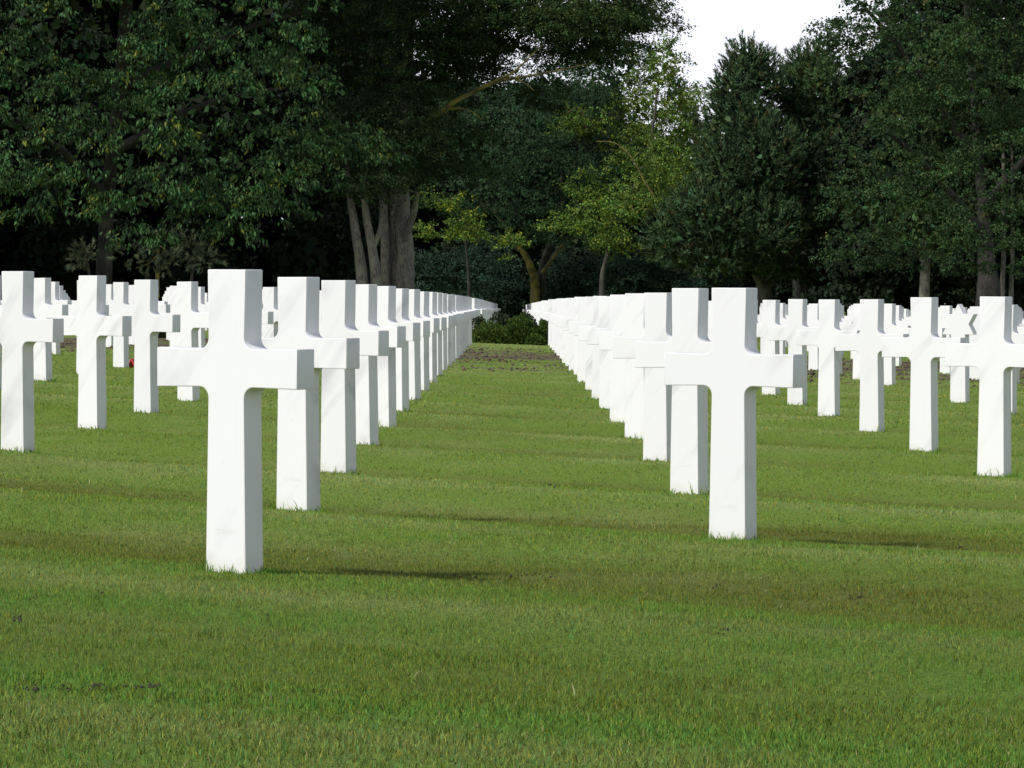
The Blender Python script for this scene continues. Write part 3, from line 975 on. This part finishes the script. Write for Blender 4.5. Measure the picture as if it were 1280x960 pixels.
limb('branch', pxpath(Z, [(556, 137, 1.6, -3.1), (575, 136, 1.2, -3.4), (590, 140, 0.8, -3.6), (602, 150, 0.5, -3.7)]), BARK_LICHEN, t, 6)
limb('branch', pxpath(Z, [(640, 98, 1.0, -3.6), (655, 104, 0.8, -3.7), (668, 114, 0.5, -3.8)]), BARK_LICHEN, t, 5)
limb('branch', pxpath(Z, [(612, 22, 0.8, -3.0), (628, 12, 0.9, -3.2), (645, 3, 1.0, -3.2), (655, -8, 1.2, -3)]), BARK_GREY, t, 5)
LD = [(500, 60, 110, 90, 178, 6), (600, 20, 100, 50, 174, 5), (470, 150, 70, 80, 179, 4), (560, 190, 80, 45, 175, 4), (700, 10, 70, 34, 173, 4), (755, 38, 52, 38, 173, 3.5),
      (650, 60, 50, 16, 175, 3), (795, 22, 36, 30, 174, 3), (420, 30, 70, 80, 178, 4), (640, 125, 60, 18, 176, 3), (505, 70, 60, 80, 172, 3), (505, 170, 50, 60, 171.5, 2.5), (700, 12, 66, 36, 175, 3.5), (770, 32, 50, 34, 175, 3),
      (640, 20, 60, 30, 173, 3), (560, 100, 50, 40, 176, 3)]
crown(t, LD, 400, 12, 18, 1.0, 0.125, 0.075, (0.028, 0.054, 0.018), LEAF, droop=0.5, flat=0.35, accent=(0.12, 0.14, 0.03), pa=0.03, fill=1500, fill_size=0.35, spray=0.26)
crown(t, [(640, 15, 60, 32, 172, 2.5), (700, 26, 56, 32, 171, 2.5), (755, 38, 50, 34, 172, 2.5), (798, 20, 32, 34, 173, 2.5), (720, 66, 56, 18, 173, 2), (606, 60, 40, 18, 174, 2), (580, 36, 46, 40, 173, 2.5), (590, 84, 44, 16, 175, 2), (555, 70, 36, 40, 174, 2)], 310, 11, 17, 0.9, 0.125, 0.075,
      (0.034, 0.062, 0.020), LEAF, droop=0.5, flat=0.4, accent=(0.11, 0.13, 0.03), pa=0.05, fill=1500, fill_size=0.3, lo=0.3, spray=0.26)
crown(t, [(520, -190, 190, 130, 178, 8), (700, -140, 130, 80, 176, 6)], 260, 9, 12, 1.6, 0.5, 0.3, (0.032, 0.052, 0.022), LEAF, fill=2500, fill_size=0.7, name='upper_shade_crown', spray=0.7)  # crown added above the view for its shade
Z2 = Z - 3
t2 = tree('twin_stem_tree', 'slim grey tree with two leaning stems beside the thick grey trunk', 'tree', 462, Z2)
limb('trunk', pxpath(Z2, [(458, foot(458, Z2), 8), (453, 345, 7.5), (446, 300, 6), (441, 265, 5), (436, 230, 3.6), (430, 180, 2)]), BARK_GREY, t2, 9)
limb('trunk', pxpath(Z2, [(474, foot(474, Z2), 8), (470, 348, 7), (465, 310, 6), (459, 275, 4.8), (456, 250, 4), (455, 200, 2.5)]), BARK_GREY, t2, 9)
limb('branch', pxpath(Z2, [(465, 312, 4), (471, 300, 3.6), (475, 285, 3), (477, 265, 2)]), BARK_GREY, t2, 7)
crown(t2, [(445, 200, 60, 40, Z2, 3), (470, 160, 60, 50, Z2, 3), (490, 228, 40, 18, Z2 - 1, 2), (440, 240, 26, 16, Z2 - 1, 2)], 60, 10, 16, 0.9, 0.13, 0.07, (0.034, 0.058, 0.022), LEAF, droop=0.8, fill=300)

# spreading tree with the orange trunk right of the aisle
Z = 252
t = tree('spreading_tree', 'wide dark spreading tree on an orange lichened trunk at the end of the aisle', 'tree', 668, Z)
limb('trunk', pxpath(Z, [(669, foot(669, Z), 8), (669, 375, 6.2), (668, 350, 5.6), (664, 335, 5), (658, 322, 4), (648, 308, 3.2), (636, 290, 2.4), (615, 260, 1.6)]), BARK_LICHEN, t, 12)
limb('branch', pxpath(Z, [(675, 380, 5, 0.5), (678, 345, 5.5, 0.5), (681, 325, 5.0, 0.5), (690, 300, 4.5), (700, 260, 4), (705, 200, 3)]), BARK_DARK, t, 10)
limb('branch', pxpath(Z, [(679, 340, 3, 0.3), (690, 325, 2.2, -0.5), (700, 310, 1.6, -1), (715, 292, 1.0, -1.5)]), BARK_LICHEN, t, 7)
LE = [(640, 185, 105, 50, 250, 6), (700, 145, 85, 55, 252, 6), (600, 235, 80, 35, 249, 5), (690, 235, 90, 50, 250, 6), (745, 200, 65, 55, 253, 5), (750, 110, 60, 45, 254, 5), (650, 275, 55, 26, 250, 4),
      (715, 280, 55, 28, 250, 4), (620, 140, 80, 36, 254, 5), (770, 95, 45, 40, 256, 4), (700, 95, 60, 30, 256, 4)]
crown(t, LE, 330, 13, 17, 1.15, 0.135, 0.085, (0.030, 0.064, 0.027), LEAF, droop=0.5, flat=0.3, fill=5000, fill_size=0.3, spray=0.28, lo=0.75, var=0.35)

# yellow-green maples
t = tree('maple_tree', 'airy yellow-green maple right of the aisle, sky showing through its top', 'tree', 753, 246)
limb('trunk', pxpath(246, [(753, foot(753, 246), 4.5), (753, 350, 3.6), (756, 330, 3), (768, 290, 2.8), (790, 240, 2.4), (812, 180, 2), (822, 110, 1.2)]), BARK_DARK, t, 8)
limb('branch', pxpath(238, [(818, 246, 0.9), (806, 228, 1.2), (797, 210, 1.2), (785, 192, 1.0), (768, 179, 0.8), (745, 177, 0.5)]), BARK_LICHEN, t, 6)
limb('branch', pxpath(243, [(815, 262, 0.9), (800, 262, 1.1), (794, 268, 1.0), (790, 256, 0.8), (797, 246, 0.5)]), BARK_LICHEN, t, 5)
limb('branch', pxpath(246, [(733, 160, 1.0), (730, 145, 0.9), (722, 135, 0.7), (708, 142, 0.5)]), BARK_LICHEN, t, 5)
LM = [(722, 280, 40, 26, 239, 2), (765, 300, 36, 22, 239, 2), (790, 265, 40, 35, 240, 3), (815, 215, 45, 50, 242, 3.5), (800, 150, 45, 50, 250, 3.5), (850, 160, 30, 60, 252, 3.5), (820, 85, 30, 40, 252, 3),
      (845, 235, 32, 40, 250, 3), (735, 235, 30, 24, 245, 2), (725, 160, 26, 26, 248, 2), (780, 205, 30, 25, 248, 2)]
crown(t, LM, 230, 10, 13, 0.85, 0.15, 0.11, (0.110, 0.185, 0.034), LEAF_SOFT, droop=0.5, flat=0.6, var=0.42, accent=(0.24, 0.30, 0.04), pa=0.12, fill=900, front=0.6, lo=0.4, spray=0.3)
t = tree('maple_tree', 'low maple sapling with bright yellow leaves before the dark trees, left of orange trunk', 'tree', 585, 240)
limb('trunk', pxpath(240, [(588, foot(588, 240), 2.4), (586, 350, 2), (583, 310, 1.6), (580, 280, 1)]), BARK_DARK, t, 7)
crown(t, [(580, 290, 26, 20, 238, 1.6), (540, 290, 18, 20, 238, 1.5), (560, 255, 24, 10, 238, 1.4), (632, 302, 13, 20, 237, 1), (595, 275, 14, 12, 238, 1), (530, 245, 12, 8, 238, 1)],
      40, 8, 13, 0.75, 0.16, 0.12, (0.10, 0.165, 0.03), LEAF_SOFT, droop=0.6, accent=(0.28, 0.32, 0.03), pa=0.22, fill=0, lo=0.15, spray=0.28)
t = tree('pale_tree', 'grey-green feathery tree seen behind the maple against the white sky', 'tree', 872, 285)
limb('trunk', pxpath(285, [(872, foot(872, 285), 6), (872, 300, 5), (870, 200, 3.5), (868, 130, 2)]), BARK_DARK, t, 8)
crown(t, [(862, 150, 22, 42, 285, 3), (845, 120, 22, 46, 286, 3), (880, 180, 26, 46, 285, 3), (850, 210, 30, 50, 285, 3), (880, 260, 40, 50, 285, 3), (837, 62, 12, 26, 286, 2), (800, 200, 50, 70, 288, 4)],
      150, 9, 15, 1.0, 0.17, 0.10, (0.070, 0.110, 0.045), LEAF_SOFT, droop=0.3, fill=2200, lo=0.4, spray=0.35)

# conifers
Z = 228
t = tree('conifer_tree', 'dark blue-green conifer with upright tufts, standing against the sky right of centre', 'tree', 940, Z)
limb('trunk', pxpath(Z, [(958, foot(958, Z), 12), (955, 350, 9), (950, 280, 8), (942, 180, 6), (935, 90, 3)]), BARK_GREY, t, 10)
limb('branch', pxpath(Z, [(955, 360, 5, -0.4), (945, 345, 4, -1), (935, 330, 2.4, -2)]), BARK_GREY, t, 7)
LG = [(932, 88, 26, 32, 228, 3), (912, 118, 22, 36, 227, 3), (950, 100, 26, 34, 228, 3), (925, 160, 42, 45, 227, 4), (905, 215, 40, 50, 226, 4), (950, 205, 50, 60, 226, 4.5), (890, 270, 55, 45, 225, 4.5),
      (945, 285, 60, 45, 225, 4.5), (850, 295, 45, 38, 226, 3.5), (900, 325, 55, 22, 225, 3.5), (975, 330, 50, 20, 226, 3)]
needle_crown(t, LG, 2800, 30, 0.24, 0.05, (0.064, 0.112, 0.050), up=0.7, fill=9000, accent=(0.10, 0.09, 0.04), pa=0.05, lo=0.8, shoot=0.6)
t = tree('conifer_tree', 'second conifer with tufted top, between the sky gap and the right broadleaf tree', 'tree', 1005, Z + 4)
limb('trunk', pxpath(Z + 4, [(1000, foot(1000, Z), 9), (1000, 330, 8), (1002, 240, 6), (1004, 100, 3)]), BARK_GREY, t, 9)
LG2 = [(1005, 92, 22, 28, 232, 3), (1022, 82, 20, 26, 232, 3), (992, 125, 24, 36, 231, 3), (1025, 130, 36, 50, 231, 4), (1000, 190, 38, 50, 230, 4), (1040, 210, 42, 60, 230, 4), (1005, 270, 48, 50, 229, 4.5), (1050, 290, 46, 45, 229, 4),
       (1030, 335, 50, 20, 229, 3)]
needle_crown(t, LG2, 2300, 30, 0.24, 0.05, (0.066, 0.114, 0.046), up=0.7, fill=7000, accent=(0.11, 0.11, 0.04), pa=0.08, lo=0.8, shoot=0.6)

# right broadleaf
Z = 200
t = tree('broadleaf_tree', 'big dark green broadleaf tree with dense clumps filling the right side', 'tree', 1205, Z)
limb('trunk', pxpath(Z, [(1236, foot(1236, Z), 18, 2), (1236, 365, 15, 2), (1233, 335, 12, 3), (1228, 250, 7, 6), (1215, 100, 5, 6), (1200, -80, 3, 5)]), BARK_DARK, t, 12)
for pts in ([(1228, 290, 6, 4), (1160, 210, 4, 3), (1090, 150, 2, 0)], [(1220, 200, 6, 5), (1130, 70, 3.5, 3), (1080, 10, 2, 1)], [(1228, 260, 6, 5), (1280, 200, 4, 2), (1330, 150, 2, 0)]):
    limb('branch', pxpath(Z, pts), BARK_DARK, t)
LH = [(1058, 15, 30, 46, 200, 3), (1068, 70, 34, 40, 200, 3), (1085, 20, 40, 50, 201, 3), (1110, 90, 62, 62, 199, 5), (1080, 30, 44, 50, 200, 4), (1160, 60, 80, 70, 198, 5.5), (1250, 80, 80, 80, 199, 6), (1110, 170, 70, 50, 198, 5), (1095, 250, 62, 48, 198, 5), (1160, 290, 70, 38, 197, 5),
      (1240, 200, 60, 40, 196, 5), (1240, 290, 62, 44, 197, 5), (1180, 150, 80, 60, 201, 5), (1170, 0, 100, 50, 199, 5), (1085, 310, 45, 26, 198, 3.5), (1280, 20, 60, 60, 199, 5), (1300, 290, 50, 60, 198, 5), (1062, 60, 20, 22, 199, 2), (1130, 322, 55, 18, 197, 3), (1215, 325, 60, 20, 196.5, 3), (1275, 322, 50, 22, 197, 3), (1220, 240, 50, 40, 196, 3), (1215, 110, 50, 60, 196, 3)]
crown(t, LH, 330, 14, 16, 0.92, 0.145, 0.098, (0.036, 0.072, 0.025), LEAF, droop=0.6, flat=0.45, fill=1200, fill_size=0.22, accent=(0.09, 0.10, 0.035), pa=0.04, spray=0.28, lo=0.7, var=0.3)
crown(t, [(1240, -130, 150, 110, 200, 8), (1200, 260, 110, 40, 211, 4), (1340, 200, 100, 130, 210, 6), (1210, 120, 100, 80, 210, 4)], 420, 9, 10, 1.5, 0.36, 0.22, (0.040, 0.070, 0.026), LEAF, fill=4500, fill_size=0.8, name='upper_shade_crown', spray=0.7, front=0.5)  # crown above view and roof behind, added to cast shade
for (px, w, Z, lab) in ((1156, 6.5, 212, 'straight grey trunk of a tree under the right broadleaf canopy'), (1253, 3.4, 206, 'thin pale trunk just right of the broad grey trunk'),
                        (1264, 3.0, 206, 'thinner pale trunk at far right, second beside the broad grey trunk')):
    t = tree('shaded_tree', lab, 'tree', px, Z, 'trees in the shade at right')
    limb('trunk', pxpath(Z, [(px, foot(px, Z), w * 1.1), (px, 355, w), (px + 1, 320, w * 0.9), (px + 1, 230, w * 0.7), (px, 120, w * 0.4)]), BARK_GREY, t, 9)
    crown(t, [(px, 180, 50, 70, Z + 2, 4), (px + 10, 250, 50, 50, Z + 2, 4)], 40, 9, 14, 1.0, 0.2, 0.13, (0.036, 0.056, 0.026), LEAF, droop=0.4, fill=500)


# the deep wood behind
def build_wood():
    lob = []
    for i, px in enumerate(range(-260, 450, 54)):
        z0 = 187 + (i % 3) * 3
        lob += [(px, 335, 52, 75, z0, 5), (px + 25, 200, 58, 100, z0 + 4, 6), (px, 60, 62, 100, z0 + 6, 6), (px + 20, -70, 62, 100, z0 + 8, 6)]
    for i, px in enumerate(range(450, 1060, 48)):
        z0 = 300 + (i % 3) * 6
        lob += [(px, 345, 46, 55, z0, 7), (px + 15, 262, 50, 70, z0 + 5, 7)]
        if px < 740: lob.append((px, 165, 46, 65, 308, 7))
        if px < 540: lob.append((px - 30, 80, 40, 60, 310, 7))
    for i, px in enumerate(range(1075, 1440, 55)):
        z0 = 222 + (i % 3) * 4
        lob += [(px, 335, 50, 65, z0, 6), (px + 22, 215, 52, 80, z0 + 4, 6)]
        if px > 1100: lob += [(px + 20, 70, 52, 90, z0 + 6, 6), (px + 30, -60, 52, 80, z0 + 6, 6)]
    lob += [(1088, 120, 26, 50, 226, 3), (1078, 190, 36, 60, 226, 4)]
    o = crown(None, lob, 1150, 9, 10, 1.5, 0.34, 0.22, (0.015, 0.026, 0.013), LEAF, droop=0.4, fill=0, lo=0.85, hi=1.0, name='shade_dark_wood', spray=0.5, front=0.9)  # leaf colour near black: shade of the canopy gaps painted in
    tag(o, 'deep wood of shade-darkened trees closing off the view behind the cemetery', 'wood', None, 'stuff')
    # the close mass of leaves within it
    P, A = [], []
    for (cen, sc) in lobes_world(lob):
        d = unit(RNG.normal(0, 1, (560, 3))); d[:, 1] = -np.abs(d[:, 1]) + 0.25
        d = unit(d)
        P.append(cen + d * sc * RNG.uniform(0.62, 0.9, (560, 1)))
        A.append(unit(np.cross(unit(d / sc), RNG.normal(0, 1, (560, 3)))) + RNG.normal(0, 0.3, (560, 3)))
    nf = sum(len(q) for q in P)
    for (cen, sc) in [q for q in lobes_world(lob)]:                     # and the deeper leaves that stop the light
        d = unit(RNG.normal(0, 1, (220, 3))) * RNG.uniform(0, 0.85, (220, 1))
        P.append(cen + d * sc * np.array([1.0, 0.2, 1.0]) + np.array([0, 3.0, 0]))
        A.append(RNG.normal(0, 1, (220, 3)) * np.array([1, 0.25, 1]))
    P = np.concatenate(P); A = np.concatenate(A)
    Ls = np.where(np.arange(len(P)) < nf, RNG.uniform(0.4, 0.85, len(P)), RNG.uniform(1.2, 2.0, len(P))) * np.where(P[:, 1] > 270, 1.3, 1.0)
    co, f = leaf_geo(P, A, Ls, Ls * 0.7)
    o = mesh_np('wood_thicket', co, f, LEAF, False, np.repeat(pick_colours(len(P), (0.013, 0.022, 0.011), 0.25), 4, 0))  # same painted shade in the inner leaves' colour
    tag(o, 'close shade-darkened thicket inside the wood behind the trees', 'wood', None, 'stuff')


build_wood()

# laurel-like understorey at the end of the aisle
for (px, Z, lab, lob) in (
        (560, 248, 'dark green bush behind the left crosses, under the yellow maple sapling', [(545, 345, 40, 26, 248, 2.5), (585, 340, 36, 30, 249, 2.5), (520, 335, 26, 34, 250, 2.5)]),
        (625, 258, 'dark glossy bush left of the orange trunk at the end of the aisle', [(615, 345, 38, 34, 258, 2.5), (640, 366, 30, 36, 257, 2), (615, 376, 30, 26, 257, 2), (605, 318, 34, 26, 259, 2.5)]),
        (715, 256, 'teal green bush right of the orange trunk', [(712, 350, 34, 26, 256, 2.2), (740, 345, 26, 26, 257, 2), (696, 366, 22, 22, 256, 1.8)]),
        (800, 250, 'dark bush under the maple, above the right row of crosses', [(790, 350, 36, 28, 250, 2.5), (835, 348, 34, 28, 251, 2.5)])):
    t = tree('bush', lab, 'bush', px, Z, 'bushes under the trees')
    crown(t, lob, 60, 10, 15, 0.9, 0.16, 0.10, (0.028, 0.056, 0.034), LEAF, droop=0.3, flat=0.4, fill=700, name='foliage', spray=0.3)
    bx_, by_, bz_ = t.location
    limb('stem', [(bx_, by_, bz_ - 0.05, 0.06), (bx_ + 0.05, by_, bz_ + 0.7, 0.04), (bx_ + 0.1, by_, bz_ + 1.4, 0.02)], BARK_DARK, t, 6)


# low clipped shrubs across the far edge of the near plot
def shrub(px, ptop, rx, d_extra, lab, base, dens=1.0):
    # stands just beyond the edge of the near plot
    Z = 92.0
    for _ in range(4): Z = 90.6 + d_extra + 1.25 * max(min(wx(px, Z), 14), -14)
    x = wx(px, Z); gz = float(ground_z(x, Z))
    h = (wz(ptop, Z) - gz); r = rx / FPX * Z
    t = empty('low_shrub', (x, Z, gz))
    tag(t, lab, 'shrub', 'low mounded shrubs at the far edge')
    lw = [(np.array([x, Z, gz]), np.array([r, 0.55, h])), (np.array([x + r * 0.35, Z + 0.15, gz]), np.array([r * 0.7, 0.5, h * 0.86]))]
    n = int(4200 * dens)
    d = unit(RNG.normal(0, 1, (n, 3))); d[:, 2] = np.abs(d[:, 2])
    flip = (d[:, 1] > 0) & (RNG.uniform(0, 1, n) < 0.65); d[flip, 1] *= -1
    w = RNG.integers(0, 2, n)
    cen = np.stack([lw[i][0] for i in range(2)])[w]; sc = np.stack([lw[i][1] for i in range(2)])[w]
    lump = 1 + 0.09 * vnoise(d[:, 0] * 4 + x * 3, d[:, 2] * 4 + d[:, 1] * 3, 51)
    p = cen + d * sc * (RNG.uniform(0.8, 1.0, n) * lump)[:, None]
    ax = d * 0.8 + np.array([0, 0, 0.5]) + RNG.normal(0, 0.4, (n, 3))
    Ls = RNG.uniform(0.035, 0.065, n)
    co, f = leaf_geo(p, ax, Ls, Ls * 0.5)
    col = pick_colours(n, base, 0.3, (0.14, 0.14, 0.04), 0.05)
    # larger leaves inside, in a darker tone
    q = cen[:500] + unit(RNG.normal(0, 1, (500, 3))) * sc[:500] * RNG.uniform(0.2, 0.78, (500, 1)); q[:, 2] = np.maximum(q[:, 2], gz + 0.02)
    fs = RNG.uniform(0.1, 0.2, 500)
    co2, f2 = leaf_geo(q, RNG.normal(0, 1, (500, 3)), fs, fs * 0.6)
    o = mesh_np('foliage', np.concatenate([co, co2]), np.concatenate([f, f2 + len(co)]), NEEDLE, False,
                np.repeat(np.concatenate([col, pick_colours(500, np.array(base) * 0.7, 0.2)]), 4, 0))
    o.parent = t; o.matrix_parent_inverse = Matrix.Translation(-t.location)
    limb('stem', [(x, Z, gz - 0.05, 0.025), (x + 0.03, Z, gz + h * 0.4, 0.018), (x + 0.08, Z, gz + h * 0.75, 0.008)], BARK_DARK, t, 6)


SHB = (0.052, 0.092, 0.018)
DSH = (0.030, 0.045, 0.022)
shrub(611, 402, 28, 0.0, 'low rounded yellow-green shrub at the left end of the aisle', SHB)
shrub(649, 394, 22, 0.5, 'tallest rounded shrub in the middle of the aisle end', SHB)
shrub(668, 418, 11, -0.5, 'smallest green shrub in front, at right of the aisle end', SHB, 0.6)
shrub(682, 401, 15, 0.4, 'shrub at the right end of the aisle, behind the smallest one', SHB)
shrub(596, 392, 16, 1.3, 'dark shrub at left behind the low rounded yellow-green shrub', DSH, 0.8)
shrub(624, 391, 20, 1.5, 'dark shrub behind the gap between the two largest rounded shrubs', DSH, 0.8)
shrub(655, 390, 20, 1.7, 'dark shrub behind the tallest rounded shrub of the aisle end', DSH, 0.8)
shrub(684, 391, 16, 1.5, 'dark shrub half hidden behind the right row of crosses', DSH, 0.8)
shrub(205, 396, 26, 0.3, 'dark shrub glimpsed between the crosses at far left', DSH, 0.8)
shrub(325, 400, 26, 0.3, 'dark shrub glimpsed behind the arm of the nearest cross', DSH, 0.8)
